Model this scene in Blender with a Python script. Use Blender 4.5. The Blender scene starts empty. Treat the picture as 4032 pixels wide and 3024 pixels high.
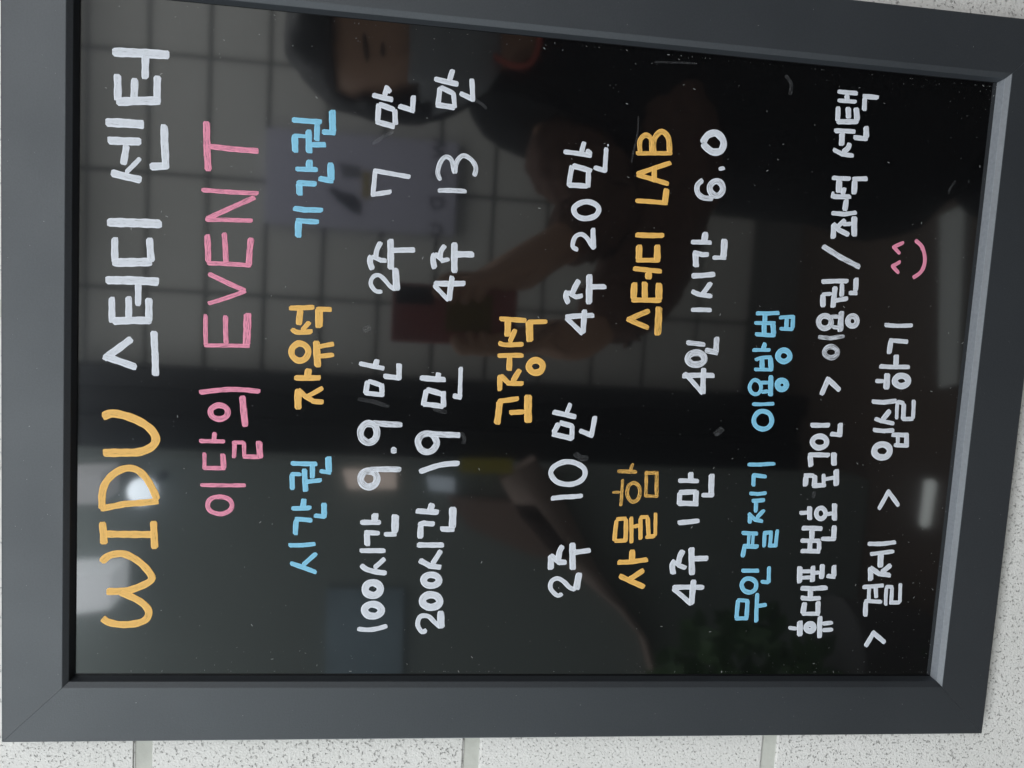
import bpy, bmesh, math, random
from mathutils import Vector, Matrix, noise as mnoise

random.seed(7)
scene = bpy.context.scene
COL = scene.collection

# ------------------------------------------------------------------ camera
# Board coordinates: a = down the board, b = towards the board's left, c = into
# the wall; unit S metres. Calibrated from the frame's own corners.
S = 0.58
BOARD_H = 0.7172          # inner lip width (unit S); inner lip length is 1
FRAME_W = 0.0603
F_PX, ROT, TRN = 3328.63, (0.1036, -0.1279, 0.0524), (-0.4303, -0.3932, 0.8169)
ZC = 1.40


def rodrigues(w):
    v = Vector(w)
    return Matrix.Rotation(v.length, 3, v.normalized())


RC = rodrigues(ROT)
CAM_P = -(RC.transposed() @ Vector(TRN))        # camera position, board coords


def vec_w(v):                                   # board direction -> world direction
    return Vector((-v[1], v[2], -v[0]))


def pt_w(a, b, c):                              # board point -> world point
    return Vector(((BOARD_H / 2 - b) * S, c * S, ZC + (0.5 - a) * S))


def ray(px, py):
    return RC.transposed() @ Vector(((px - 2016) / F_PX, (py - 1512) / F_PX, 1.0))


def on_plane(px, py, c):
    d = ray(px, py)
    return CAM_P + d * ((c - CAM_P.z) / d.z)


C_GLASS = 0.0140
CAM_W = pt_w(*CAM_P)
Y_GLASS = C_GLASS * S


def mirrored(px, py, depth):
    """Real place of something seen at this pixel in the glass, `depth` metres in front of it."""
    p = on_plane(px, py, C_GLASS + depth / S)
    w = pt_w(*p)
    w.y = Y_GLASS - depth
    return w


cam_data = bpy.data.cameras.new('camera')
cam = bpy.data.objects.new('camera', cam_data)
COL.objects.link(cam)
cam_data.sensor_width = 36
cam_data.lens = F_PX / 4032 * 36
cam_data.clip_start = 0.01
cam_data.clip_end = 100
right, down, fwd = (vec_w(RC[i]) for i in range(3))
m = Matrix((right, -down, -fwd)).transposed().to_4x4()
m.translation = CAM_W
cam.matrix_world = m
scene.camera = cam

# ------------------------------------------------------------------ world, lamps, exposure
world = bpy.data.worlds.new('World')
scene.world = world
world.use_nodes = True
bgn = world.node_tree.nodes['Background']
bgn.inputs[0].default_value = (0.93, 0.97, 1.0, 1)
bgn.inputs[1].default_value = 0.45


def area(name, loc, target, sx, sy, watts, color=(1, 1, 1)):
    d = bpy.data.lights.new(name, 'AREA')
    d.shape = 'RECTANGLE'
    d.size, d.size_y, d.energy, d.color = sx, sy, watts, color
    o = bpy.data.objects.new(name, d)
    COL.objects.link(o)
    o.location = loc
    o.rotation_euler = (Vector(target) - Vector(loc)).to_track_quat('-Z', 'Y').to_euler()
    return o


area('ceiling_area_light', (-0.95, -1.75, 2.70), (-0.95, -1.75, 0.0), 2.0, 1.1, 60, (0.95, 0.98, 1.0))
area('ceiling_area_light', (1.15, -1.7, 2.70), (1.15, -1.7, 0.0), 1.6, 1.1, 38, (0.97, 0.985, 1.0))  # second overhead light, added to brighten the right side of wall and frame
area('left_fill_light', (-2.6, -1.0, 1.55), (0.0, -0.4, 1.45), 1.2, 1.7, 26, (0.90, 0.96, 1.0))  # unseen fill from the left, added to brighten the left-facing bevel

vs = scene.view_settings
vs.view_transform = 'Standard'
vs.look = 'None'
vs.exposure = -0.2
vs.gamma = 1
scene.cycles.use_denoising = True
scene.cycles.max_bounces = 8
scene.cycles.transparent_max_bounces = 12
scene.cycles.sample_clamp_indirect = 6


# ------------------------------------------------------------------ helpers
def mat(name):
    mt = bpy.data.materials.new(name)
    mt.use_nodes = True
    nt = mt.node_tree
    return mt, nt, nt.nodes['Principled BSDF']


def N(nt, typ, **kw):
    n = nt.nodes.new(typ)
    for k, v in kw.items():
        setattr(n, k, v)
    return n


def simple(name, col, rough=0.6, ior=1.45, emit=None, noise=0.0, scale=30.0, bump=0.0):
    mt, nt, p = mat(name)
    p.inputs['Base Color'].default_value = (*col, 1)
    p.inputs['Roughness'].default_value = rough
    p.inputs['IOR'].default_value = ior
    if emit:
        p.inputs['Emission Color'].default_value = (*emit[0], 1)
        p.inputs['Emission Strength'].default_value = emit[1]
    if noise or bump:
        tc = N(nt, 'ShaderNodeTexCoord')
        nz = N(nt, 'ShaderNodeTexNoise')
        nz.inputs['Scale'].default_value = scale
        nz.inputs['Detail'].default_value = 6
        nt.links.new(tc.outputs['Object'], nz.inputs['Vector'])
        if noise:
            mr = N(nt, 'ShaderNodeMapRange')
            mr.inputs['To Min'].default_value = 1 - noise
            mr.inputs['To Max'].default_value = 1 + noise
            mx = N(nt, 'ShaderNodeVectorMath', operation='SCALE')
            mx.inputs[0].default_value = col
            nt.links.new(nz.outputs[0], mr.inputs[0])
            nt.links.new(mr.outputs[0], mx.inputs['Scale'])
            nt.links.new(mx.outputs[0], p.inputs['Base Color'])
        if bump:
            b = N(nt, 'ShaderNodeBump')
            b.inputs['Strength'].default_value = bump
            b.inputs['Distance'].default_value = 0.002
            nt.links.new(nz.outputs[0], b.inputs['Height'])
            nt.links.new(b.outputs[0], p.inputs['Normal'])
    return mt


def mesh_obj(name, verts, faces, material, parent=None, smooth=False, uvs=None):
    me = bpy.data.meshes.new(name)
    me.from_pydata([tuple(v) for v in verts], [], faces)
    if uvs:
        layer = me.uv_layers.new(name='stroke')
        for poly in me.polygons:
            for li, vi in zip(poly.loop_indices, poly.vertices):
                layer.data[li].uv = uvs[vi]
    if smooth:
        for poly in me.polygons:
            poly.use_smooth = True
    if material:
        me.materials.append(material)
    o = bpy.data.objects.new(name, me)
    COL.objects.link(o)
    if parent:
        o.parent = parent
    return o


def bm_obj(name, bm, material, parent=None, smooth=False):
    me = bpy.data.meshes.new(name)
    bm.normal_update()
    bm.to_mesh(me)
    bm.free()
    if smooth:
        for poly in me.polygons:
            poly.use_smooth = True
    me.materials.append(material)
    o = bpy.data.objects.new(name, me)
    COL.objects.link(o)
    if parent:
        o.parent = parent
    return o


def box(name, lo, hi, material, parent=None, bevel=0.0, seg=2):
    bm = bmesh.new()
    bmesh.ops.create_cube(bm, size=1)
    lo, hi = Vector(lo), Vector(hi)
    for v in bm.verts:
        v.co = Vector(((v.co.x + .5) * (hi.x - lo.x) + lo.x, (v.co.y + .5) * (hi.y - lo.y) + lo.y,
                       (v.co.z + .5) * (hi.z - lo.z) + lo.z))
    if bevel:
        bmesh.ops.bevel(bm, geom=bm.edges[:], offset=bevel, segments=seg, affect='EDGES', profile=0.5)
    return bm_obj(name, bm, material, parent)


def empty(name, loc=(0, 0, 0)):
    o = bpy.data.objects.new(name, None)
    COL.objects.link(o)
    o.location = loc
    o.empty_display_size = 0.05
    return o


def tag(o, label=None, cat=None, group=None, kind=None):
    for k, v in (('label', label), ('category', cat), ('group', group), ('kind', kind)):
        if v:
            o[k] = v
    return o


def adopt(child, parent):
    """Parent without moving: parents here are unrotated empties, children built in world space."""
    child.parent = parent
    child.matrix_parent_inverse = Matrix.Translation(-parent.location)
    return child


# ------------------------------------------------------------------ materials
def make_block_material(name, tint, pore=1.0):
    mt, nt, p = mat(name)
    tc = N(nt, 'ShaderNodeTexCoord')
    geo = N(nt, 'ShaderNodeObjectInfo')
    add = N(nt, 'ShaderNodeVectorMath', operation='ADD')
    sc = N(nt, 'ShaderNodeVectorMath', operation='SCALE')
    sc.inputs['Scale'].default_value = 13.0
    nt.links.new(geo.outputs['Location'], sc.inputs[0])
    nt.links.new(tc.outputs['Object'], add.inputs[0])
    nt.links.new(sc.outputs[0], add.inputs[1])
    co = add.outputs[0]
    big = N(nt, 'ShaderNodeTexNoise'); big.inputs['Scale'].default_value = 9; big.inputs['Detail'].default_value = 5
    fine = N(nt, 'ShaderNodeTexNoise'); fine.inputs['Scale'].default_value = 560; fine.inputs['Detail'].default_value = 3
    fine.inputs['Roughness'].default_value = 0.55
    mid = N(nt, 'ShaderNodeTexNoise'); mid.inputs['Scale'].default_value = 700; mid.inputs['Detail'].default_value = 4
    for n in (big, fine, mid):
        nt.links.new(co, n.inputs['Vector'])
    # open pores: low tail of the fine noise
    pr = N(nt, 'ShaderNodeMapRange'); pr.clamp = True
    pr.inputs['From Min'].default_value = 0.30; pr.inputs['From Max'].default_value = 0.40
    nt.links.new(fine.outputs[0], pr.inputs[0])
    ramp = N(nt, 'ShaderNodeMix', data_type='RGBA')
    ramp.inputs[6].default_value = (tint[0] * .86, tint[1] * .87, tint[2] * .85, 1)
    ramp.inputs[7].default_value = (*tint, 1)
    nt.links.new(big.outputs[0], ramp.inputs[0])
    dark = N(nt, 'ShaderNodeMix', data_type='RGBA')
    dark.inputs[6].default_value = (tint[0] * .62, tint[1] * .62, tint[2] * .61, 1)
    nt.links.new(pr.outputs[0], dark.inputs[0])
    nt.links.new(ramp.outputs[2], dark.inputs[7])
    nt.links.new(dark.outputs[2], p.inputs['Base Color'])
    p.inputs['Roughness'].default_value = 0.75
    sm = N(nt, 'ShaderNodeMath', operation='MULTIPLY_ADD')
    sm.inputs[1].default_value = 0.45
    nt.links.new(mid.outputs[0], sm.inputs[0])
    nt.links.new(pr.outputs[0], sm.inputs[2])
    bp = N(nt, 'ShaderNodeBump'); bp.inputs['Strength'].default_value = 0.75 * pore
    bp.inputs['Distance'].default_value = 0.0016
    nt.links.new(sm.outputs[0], bp.inputs['Height'])
    nt.links.new(bp.outputs[0], p.inputs['Normal'])
    return mt


M_BLOCK = make_block_material('painted_block', (0.795, 0.785, 0.775))
M_JOINT = simple('mortar', (0.54, 0.55, 0.51), 0.85, noise=0.28, scale=45, bump=0.9)
M_BLOCK_FAR = make_block_material('painted_block_far', (0.74, 0.73, 0.69), 0.4)
M_JOINT_FAR = simple('mortar_far', (0.20, 0.20, 0.19), 0.9)


def make_frame_material():
    mt, nt, p = mat('black_laminate')
    tc = N(nt, 'ShaderNodeTexCoord')
    n1 = N(nt, 'ShaderNodeTexNoise'); n1.inputs['Scale'].default_value = 900; n1.inputs['Detail'].default_value = 3
    n2 = N(nt, 'ShaderNodeTexNoise'); n2.inputs['Scale'].default_value = 14; n2.inputs['Detail'].default_value = 4
    for n in (n1, n2):
        nt.links.new(tc.outputs['Object'], n.inputs['Vector'])
    mr = N(nt, 'ShaderNodeMapRange')
    mr.inputs['From Min'].default_value = 0.3; mr.inputs['From Max'].default_value = 0.7
    mr.inputs['To Min'].default_value = 0.50; mr.inputs['To Max'].default_value = 0.57
    nt.links.new(n2.outputs[0], mr.inputs[0])
    nt.links.new(mr.outputs[0], p.inputs['Roughness'])
    cm = N(nt, 'ShaderNodeMix', data_type='RGBA')
    cm.inputs[6].default_value = (0.0070, 0.0095, 0.0130, 1)
    cm.inputs[7].default_value = (0.0260, 0.0310, 0.0385, 1)
    nt.links.new(n1.outputs[0], cm.inputs[0])
    nt.links.new(cm.outputs[2], p.inputs['Base Color'])
    bp = N(nt, 'ShaderNodeBump'); bp.inputs['Strength'].default_value = 0.22; bp.inputs['Distance'].default_value = 0.0003
    nt.links.new(n1.outputs[0], bp.inputs['Height'])
    nt.links.new(bp.outputs[0], p.inputs['Normal'])
    p.inputs['IOR'].default_value = 1.82
    p.inputs['Specular Tint'].default_value = (0.91, 0.955, 1.0, 1)
    # faces that look up painted paler: settled dust plus light from above
    gm = N(nt, 'ShaderNodeNewGeometry')
    sx = N(nt, 'ShaderNodeSeparateXYZ'); nt.links.new(gm.outputs['True Normal'], sx.inputs[0])
    up = N(nt, 'ShaderNodeMapRange'); up.clamp = True
    up.inputs['From Min'].default_value = 0.45; up.inputs['From Max'].default_value = 0.75
    nt.links.new(sx.outputs['Z'], up.inputs[0])
    n3 = N(nt, 'ShaderNodeTexNoise'); n3.inputs['Scale'].default_value = 500; n3.inputs['Detail'].default_value = 5
    nt.links.new(tc.outputs['Object'], n3.inputs['Vector'])
    am = N(nt, 'ShaderNodeMath', operation='MULTIPLY')
    mr3 = N(nt, 'ShaderNodeMapRange')
    mr3.inputs['From Min'].default_value = 0.25; mr3.inputs['From Max'].default_value = 0.75
    mr3.inputs['To Min'].default_value = 0.72; mr3.inputs['To Max'].default_value = 1.0
    nt.links.new(n3.outputs[0], mr3.inputs[0])
    nt.links.new(up.outputs[0], am.inputs[0]); nt.links.new(mr3.outputs[0], am.inputs[1])
    dm = N(nt, 'ShaderNodeMix', data_type='RGBA')
    dm.inputs[7].default_value = (0.25, 0.27, 0.30, 1)
    nt.links.new(am.outputs[0], dm.inputs[0]); nt.links.new(cm.outputs[2], dm.inputs[6])
    nt.links.new(dm.outputs[2], p.inputs['Base Color'])
    return mt


M_FRAME = make_frame_material()


def make_glass_material():
    mt, nt, p = mat('black_backed_glass')
    p.inputs['Base Color'].default_value = (0.0035, 0.0036, 0.0040, 1)
    p.inputs['IOR'].default_value = 1.74
    tc = N(nt, 'ShaderNodeTexCoord')
    nz = N(nt, 'ShaderNodeTexNoise'); nz.inputs['Scale'].default_value = 7; nz.inputs['Detail'].default_value = 6
    nt.links.new(tc.outputs['Object'], nz.inputs['Vector'])
    mr = N(nt, 'ShaderNodeMapRange')
    mr.inputs['To Min'].default_value = 0.030; mr.inputs['To Max'].default_value = 0.062
    nt.links.new(nz.outputs[0], mr.inputs[0])
    nt.links.new(mr.outputs[0], p.inputs['Roughness'])
    film = N(nt, 'ShaderNodeBsdfGlossy')               # thin film of dust and wiped grease
    film.inputs['Roughness'].default_value = 0.16
    film.inputs['Color'].default_value = (0.016, 0.018, 0.021, 1)
    ad = N(nt, 'ShaderNodeAddShader')
    out = nt.nodes['Material Output']
    nt.links.new(p.outputs[0], ad.inputs[0])
    nt.links.new(film.outputs[0], ad.inputs[1])
    nt.links.new(ad.outputs[0], out.inputs['Surface'])
    return mt


M_GLASS = make_glass_material()


def make_paint(name, col, wear, thin):
    """Marker ink on glass. UV: x runs along the stroke (mm), y across it from -1 to 1."""
    mt, nt, p = mat(name)
    uv = N(nt, 'ShaderNodeUVMap'); uv.uv_map = 'stroke'
    mp = N(nt, 'ShaderNodeMapping'); mp.inputs['Scale'].default_value = (0.10, 2.6, 1)
    nt.links.new(uv.outputs[0], mp.inputs[0])
    st = N(nt, 'ShaderNodeTexNoise'); st.inputs['Scale'].default_value = 1.6; st.inputs['Detail'].default_value = 5
    st.inputs['Roughness'].default_value = 0.65
    nt.links.new(mp.outputs[0], st.inputs['Vector'])
    mp2 = N(nt, 'ShaderNodeMapping'); mp2.inputs['Scale'].default_value = (0.35, 0.5, 1)
    nt.links.new(uv.outputs[0], mp2.inputs[0])
    bl = N(nt, 'ShaderNodeTexNoise'); bl.inputs['Scale'].default_value = 1.0; bl.inputs['Detail'].default_value = 3
    nt.links.new(mp2.outputs[0], bl.inputs['Vector'])
    sep = N(nt, 'ShaderNodeSeparateXYZ'); nt.links.new(uv.outputs[0], sep.inputs[0])
    ab = N(nt, 'ShaderNodeMath', operation='ABSOLUTE'); nt.links.new(sep.outputs['Y'], ab.inputs[0])
    edge = N(nt, 'ShaderNodeMapRange'); edge.clamp = True
    edge.inputs['From Min'].default_value = 0.55; edge.inputs['From Max'].default_value = 0.9
    nt.links.new(ab.outputs[0], edge.inputs[0])
    # ink pools at the rim and in blots: those are fuller in colour
    tone = N(nt, 'ShaderNodeMath', operation='MULTIPLY_ADD')
    tone.inputs[1].default_value = 0.55
    nt.links.new(bl.outputs[0], tone.inputs[0]); nt.links.new(edge.outputs[0], tone.inputs[2])
    cm = N(nt, 'ShaderNodeMix', data_type='RGBA'); cm.clamp_factor = True
    cm.inputs[6].default_value = (*[c * thin for c in col], 1)
    cm.inputs[7].default_value = (*col, 1)
    nt.links.new(tone.outputs[0], cm.inputs[0])
    nt.links.new(cm.outputs[2], p.inputs['Base Color'])
    p.inputs['Roughness'].default_value = 0.55
    # bare streaks where the tip ran dry
    gap = N(nt, 'ShaderNodeMapRange'); gap.clamp = True
    gap.inputs['From Min'].default_value = 0.62 - wear * 0.27
    gap.inputs['From Max'].default_value = 0.70 - wear * 0.25
    gap.inputs['To Max'].default_value = 0.30 + wear * 0.60
    nt.links.new(st.outputs[0], gap.inputs[0])
    tr = N(nt, 'ShaderNodeBsdfTransparent')
    mx = N(nt, 'ShaderNodeMixShader')
    nt.links.new(gap.outputs[0], mx.inputs[0]); nt.links.new(p.outputs[0], mx.inputs[1]); nt.links.new(tr.outputs[0], mx.inputs[2])
    nt.links.new(mx.outputs[0], nt.nodes['Material Output'].inputs['Surface'])
    return mt


INK = {'W': (0.72, 0.76, 0.84), 'Y': (0.90, 0.52, 0.13), 'P': (0.88, 0.30, 0.45), 'B': (0.25, 0.62, 0.86)}
PAINT = {}
for k, cname in (('W', 'white'), ('Y', 'yellow'), ('P', 'pink'), ('B', 'blue')):
    PAINT[k] = make_paint(cname + '_ink', INK[k], 0.19, 0.82)
    PAINT[k + 's'] = make_paint(cname + '_ink_dry', INK[k], 0.40, 0.82)
    PAINT[k + 't'] = make_paint(cname + '_ink_scratched', INK[k], 0.62, 0.84)

# ------------------------------------------------------------------ wall behind the board
Y_WALL = 0.0148
wall = box('wall', (-2.2, Y_WALL + 0.0018, 0.0), (2.2, Y_WALL + 0.14, 2.9), M_JOINT)
tag(wall, kind='structure')
PITCH_Z = None
zj = []
for px in (571, 1857, 3035):
    p = on_plane(px, 2965, Y_WALL / S)
    zj.append(pt_w(*p).z)
PITCH_Z = (zj[0] - zj[2]) / 2
JOINT = 0.0105


def block_mesh(name, w, h, d, mt, bev):
    bm = bmesh.new()
    bmesh.ops.create_cube(bm, size=1)
    for v in bm.verts:
        v.co = Vector((v.co.x * w, v.co.y * d, v.co.z * h))
    bmesh.ops.bevel(bm, geom=[e for e in bm.edges], offset=bev, segments=2, affect='EDGES')
    me = bpy.data.meshes.new(name)
    bm.to_mesh(me)
    bm.free()
    me.materials.append(mt)
    return me


PITCH_X = 2 * PITCH_Z
bme = block_mesh('block', PITCH_X - JOINT, PITCH_Z - JOINT, 0.012, M_BLOCK, 0.0013)
k0 = int((zj[1]) / PITCH_Z)
for i in range(-5, 6):
    zc = zj[1] + (i + 0.5) * PITCH_Z
    if zc < 0.1 or zc > 2.8:
        continue
    for j in range(-3, 3):
        o = bpy.data.objects.new('block', bme)
        COL.objects.link(o)
        o.parent = wall
        o.location = (0.02 + (j + 0.5) * PITCH_X, Y_WALL + 0.006 + random.uniform(-.0003, .0003), zc)
        o.rotation_euler = (random.uniform(-.001, .001), 0, random.uniform(-.001, .001))

# ------------------------------------------------------------------ the board
board = empty('menu_board', pt_w(1 + FRAME_W, BOARD_H / 2, 0))
tag(board, 'black framed glass board with handwritten white, yellow, pink and blue study centre prices', 'menu board')

E1, D1, E2 = 0.0050, 0.0042, 0.0078       # bevel inset, bevel depth, inset at the glass
THICK = Y_WALL / S
LIP = 0.0016                              # small round-over on outer edge


def rail(corner0, corner1, nrm):
    """A mitred rail from inner corner0 to corner1; nrm points outwards."""
    c0, c1, n = Vector(corner0), Vector(corner1), Vector(nrm)
    t = (c1 - c0).normalized()
    gap = 0.00018
    prof = [(-FRAME_W, THICK - .0002), (-FRAME_W, LIP), (-FRAME_W + LIP * .3, LIP * .3), (-FRAME_W + LIP, 0),
            (-LIP * .5, 0), (-LIP * .1, LIP * .15), (E1 - .0004, D1 - .0004), (E1, D1 + .0004), (E2, C_GLASS + .004)]
    vs_, fs = [], []
    for (ins, dep) in prof:               # ins > 0 is towards the opening
        for base, s in ((c0, 1), (c1, -1)):
            q = base - n * ins + t * s * (ins + gap)
            vs_.append(pt_w(q.x, q.y, dep))
    k = len(prof)
    for i in range(k - 1):
        fs.append((2 * i, 2 * i + 1, 2 * i + 3, 2 * i + 2))
    fs.append(tuple(2 * i for i in range(k)))
    fs.append(tuple(2 * i + 1 for i in reversed(range(k))))
    o = mesh_obj('frame_rail', vs_, fs, M_FRAME)
    bm = bmesh.new(); bm.from_mesh(o.data)
    bmesh.ops.recalc_face_normals(bm, faces=bm.faces[:])
    bm.to_mesh(o.data); bm.free()
    return adopt(o, board)


ic = [(0, 0), (0, BOARD_H), (1, BOARD_H), (1, 0)]
rail(ic[0], ic[1], (-1, 0))               # top rail
rail(ic[1], ic[2], (0, 1))                # left rail
rail(ic[2], ic[3], (1, 0))                # bottom rail
rail(ic[3], ic[0], (0, -1))               # right rail
back = box('backing_board', pt_w(1.03, BOARD_H + .03, C_GLASS + .008), pt_w(-.03, -.03, THICK - .002), M_FRAME)
adopt(back, board)
g0, g1 = pt_w(1 - E2 + .006, BOARD_H - E2 + .006, C_GLASS), pt_w(E2 - .006, E2 - .006, C_GLASS + .007)
glass = box('glass_panel', (g0.x, g0.y, g0.z), (g1.x, g1.y, g1.z), M_GLASS)
adopt(glass, board)

# ------------------------------------------------------------------ handwriting
# Each letter: colour/style, origin and scale of the measured patch, strokes.
#   w:x,y x,y ...   straight strokes       ~w:...  smooth stroke       ow:cx,cy,rx,ry  loop
T = 1008 / 2212
LETTERS = []


def L(c, r, ink, spec):
    LETTERS.append((ink, c * 1008, r * 756, T, spec))


def LZ(ox, oy, width, ink, spec):
    LETTERS.append((ink, ox, oy, width / 2212, spec))


# title
L(0, 2, 'Y', '~64:875,1540 930,1490 1000,1468 1080,1470 1180,1520 1260,1590 1312,1665 1300,1700 1250,1732 1150,1772 1050,1790 920,1792;~64:1040,1800 1130,1835 1230,1892 1284,1960 1265,2030 1180,2068 1050,2078 940,2058 885,2022')
L(0, 2, 'Y', '64:892,1295 1330,1300;64:885,1190 900,1385;62:1327,1182 1338,1425')
L(0, 2, 'Y', '58:868,1078 1080,1036 1370,1012;~64:885,1085 883,960 910,860 985,775 1090,728 1185,742 1265,815 1330,930 1358,1005')
L(0, 2, 'Y', '~74:885,285 960,255 1060,268 1180,310 1280,370 1335,435 1345,495 1300,550 1200,588 1080,593 890,595')
L(0, 1, 'W', '66:1140,1265 920,1425 1182,1516;62:1332,1200 1342,1400 1345,1590')
L(0, 1, 'W', '75:912,762 1375,776;56:1195,790 1193,985;58:967,905 968,1130;58:1112,900 1112,1100;64:1288,915 1288,1120;68:975,1115 1310,1110')
L(0, 1, 'W', '80:925,262 1400,276;62:993,390 995,620;78:970,610 1315,604;64:1310,605 1293,395')
L(0, 0, 'W', '80:912,1058 1245,1077;72:930,1215 1222,1224;62:1095,1250 1065,1425;68:960,1492 1225,1556;42:1085,1495 1150,1432 1215,1365;68:1295,1440 1432,1432 1422,1230 1420,1075')
L(0, 0, 'W', '82:970,450 1465,476;66:1258,480 1255,685;68:1015,640 1018,870;65:1165,675 1158,860;66:1362,655 1358,895;76:1005,882 1385,872')
# pink heading
L(0, 2, 'Ps', '36:1730,872 2125,875;o42:1900,1047,108,74')
L(0, 2, 'Ps', '38:1720,492 1945,497;42:1848,490 1857,415;35:1768,590 1766,735;38:1750,725 1950,728;50:1925,600 1935,735;38:2022,640 2028,505;36:2005,505 2115,505;36:2110,500 2112,640;40:2100,625 2262,630;56:2240,490 2250,642')
L(0, 2, 'Ps', '~45:1720,72 2000,46 2250,64;o52:1895,243,76,60;58:2093,100 2120,370')
L(0, 1, 'Ps', '40:1778,1055 1780,1330;44:1950,1065 1955,1310;68:2140,1045 2130,1330;36:1765,1325 2160,1330')
L(0, 1, 'Ps', '44:1800,705 2122,855;38:2125,855 1798,965')
L(0, 1, 'Ps', '55:1790,365 1800,610;48:1938,350 1955,640;55:2170,395 2150,640;40:1790,615 2170,635')
L(0, 1, 'Ps', '40:1740,-18 2235,12;45:2205,45 1780,235;38:1775,240 2185,248')
L(0, 0, 'Ps', '62:1785,1048 1800,1480;50:1800,1263 2235,1305')
# blue: hours
L(1, 2, 'B', '40:280,1393 400,1392 515,1380;42:295,1545 525,1628;40:400,1570 525,1460')
L(1, 2, 'B', '42:305,1075 480,1068;48:405,1070 415,990;46:340,1305 350,1165;42:335,1165 488,1178;50:588,1025 590,1145;42:500,1135 610,1145')
L(1, 2, 'B', '42:300,685 530,690;46:487,690 488,815;44:315,915 312,775;36:298,775 395,780;48:420,730 430,930;40:430,845 570,830;56:625,625 632,765;40:550,750 650,765')
# yellow: free seats
L(1, 1, 'Y', '50:330,1605 560,1605;66:445,1600 455,1525;62:365,1879 365,1700;46:365,1705 430,1768 500,1808 585,1814;42:440,1768 580,1690')
L(1, 1, 'Y', 'o56:380,1382,72,74;62:522,1285 535,1515;42:530,1340 675,1312;42:535,1420 675,1405')
L(1, 1, 'Y', '45:285,1002 505,995;58:385,1015 370,1150;~45:308,1180 360,1212 490,1205;42:395,1200 465,1120;68:545,1175 545,1010;45:520,1012 655,1015')
# blue: period
L(1, 1, 'B', '48:320,140 420,155 580,158;60:365,395 370,240;46:345,245 545,258')
L(1, 0, 'B', '45:340,1460 535,1465;62:460,1455 462,1380;60:378,1690 372,1575;50:350,1580 525,1590;62:645,1405 650,1570;50:540,1540 670,1565')
L(1, 0, 'B', '48:310,1035 570,1055;50:530,1060 525,1220;58:340,1320 335,1165;36:320,1172 440,1180;58:455,1120 460,1325;48:470,1250 605,1250;62:660,950 665,1150;48:570,1140 690,1150')
# 100 hours 9.9
L(1, 3, 'W', '~42:875,455 960,464 1040,456 1135,430')
L(1, 3, 'W', 'o64:1010,295,72,52')
L(1, 3, 'W', 'o66:1009,112,67,55')
L(1, 2, 'W', '44:895,1440 1120,1440;~48:905,1562 960,1602 1060,1626 1130,1632;42:1020,1590 1115,1505')
L(1, 2, 'W', '46:900,1195 1080,1195;60:1025,1190 1030,1115;52:962,1400 958,1280;44:935,1280 1070,1288;64:1205,1125 1200,1290;42:1105,1298 1215,1297')
L(1, 2, 'Ws', 'o62:975,820,72,70;50:985,738 1255,738')
L(1, 2, 'Ws', '62:1165,572 1215,572')
L(1, 2, 'Ws', 'o62:975,422,72,82;52:1000,336 1265,352')
L(1, 1, 'W', '42:890,1480 1110,1525;50:1030,1510 1048,1445;48:1100,1590 1235,1605 1237,1480;48:965,1630 945,1750;42:965,1630 1095,1675;46:1085,1655 1090,1745;42:940,1735 1110,1755')
# 200 hours 19
L(1, 3, 'W', '~42:1475,465 1435,482 1397,420 1420,350 1490,348 1540,395 1600,445;62:1600,452 1597,300')
L(1, 3, 'W', 'o66:1512,216,76,54')
L(1, 3, 'W', 'o60:1515,36,66,48')
L(1, 2, 'W', '48:1390,1390 1625,1390;50:1410,1520 1500,1570 1600,1585;46:1520,1560 1600,1435')
L(1, 2, 'W', '50:1380,1095 1580,1108;56:1500,1100 1525,1030;54:1420,1335 1425,1210;48:1400,1220 1450,1202 1545,1208;64:1700,1060 1695,1250;48:1590,1250 1715,1255')
L(1, 2, 'W', '~48:1410,760 1560,708 1660,690 1760,685')
L(1, 2, 'Ws', 'o58:1480,506,80,80;52:1490,427 1765,442')
L(1, 1, 'W', '50:1415,1605 1640,1620;45:1570,1610 1580,1560;38:1770,1510 1762,1765;50:1700,1760 1780,1774;46:1475,1704 1445,1844;50:1470,1706 1620,1750;46:1620,1719 1622,1859;46:1435,1830 1625,1854')
# 2 weeks 7
L(1, 1, 'W', '~38:1092,860 1035,855 992,795 1010,735 1060,718 1110,755 1160,815 1210,848;62:1215,852 1205,655')
L(1, 1, 'W', '~52:1008,672 985,600 998,548;42:1000,555 1080,590 1130,592;~45:1035,575 1045,500 1080,430;58:1162,405 1165,670;48:1165,505 1375,500')
L(1, 0, 'W', '42:1172,1656 1010,1680 1030,1475 1335,1530')
L(1, 0, 'W', '48:1060,895 1050,1060;50:1060,900 1200,950;48:1200,945 1205,1080;50:1035,1050 1200,1095;48:1005,820 1185,862;45:1110,830 1130,760 1165,800;48:1230,915 1352,955 1360,825')
# 4 weeks 13
L(1, 1, 'W', '50:1535,790 1810,790;40:1535,800 1665,938;50:1668,940 1697,725')
L(1, 1, 'W', '~50:1545,665 1530,580 1545,528;42:1545,530 1612,592 1672,578;~44:1590,580 1600,510 1635,460;58:1715,435 1715,700;56:1715,540 1885,540')
L(1, 0, 'Ws', '42:1570,1645 1820,1652')
L(1, 0, 'Ws', '~42:1595,1560 1570,1490 1595,1400 1640,1355 1690,1385 1715,1500;~42:1720,1500 1735,1400 1790,1345 1860,1380 1900,1450 1885,1525')
L(1, 0, 'W', '48:1540,680 1750,728;48:1670,705 1702,600;45:1590,750 1570,920;45:1590,752 1710,810;42:1705,800 1717,935;50:1555,905 1720,930;46:1760,805 1872,860 1865,680')
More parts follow.
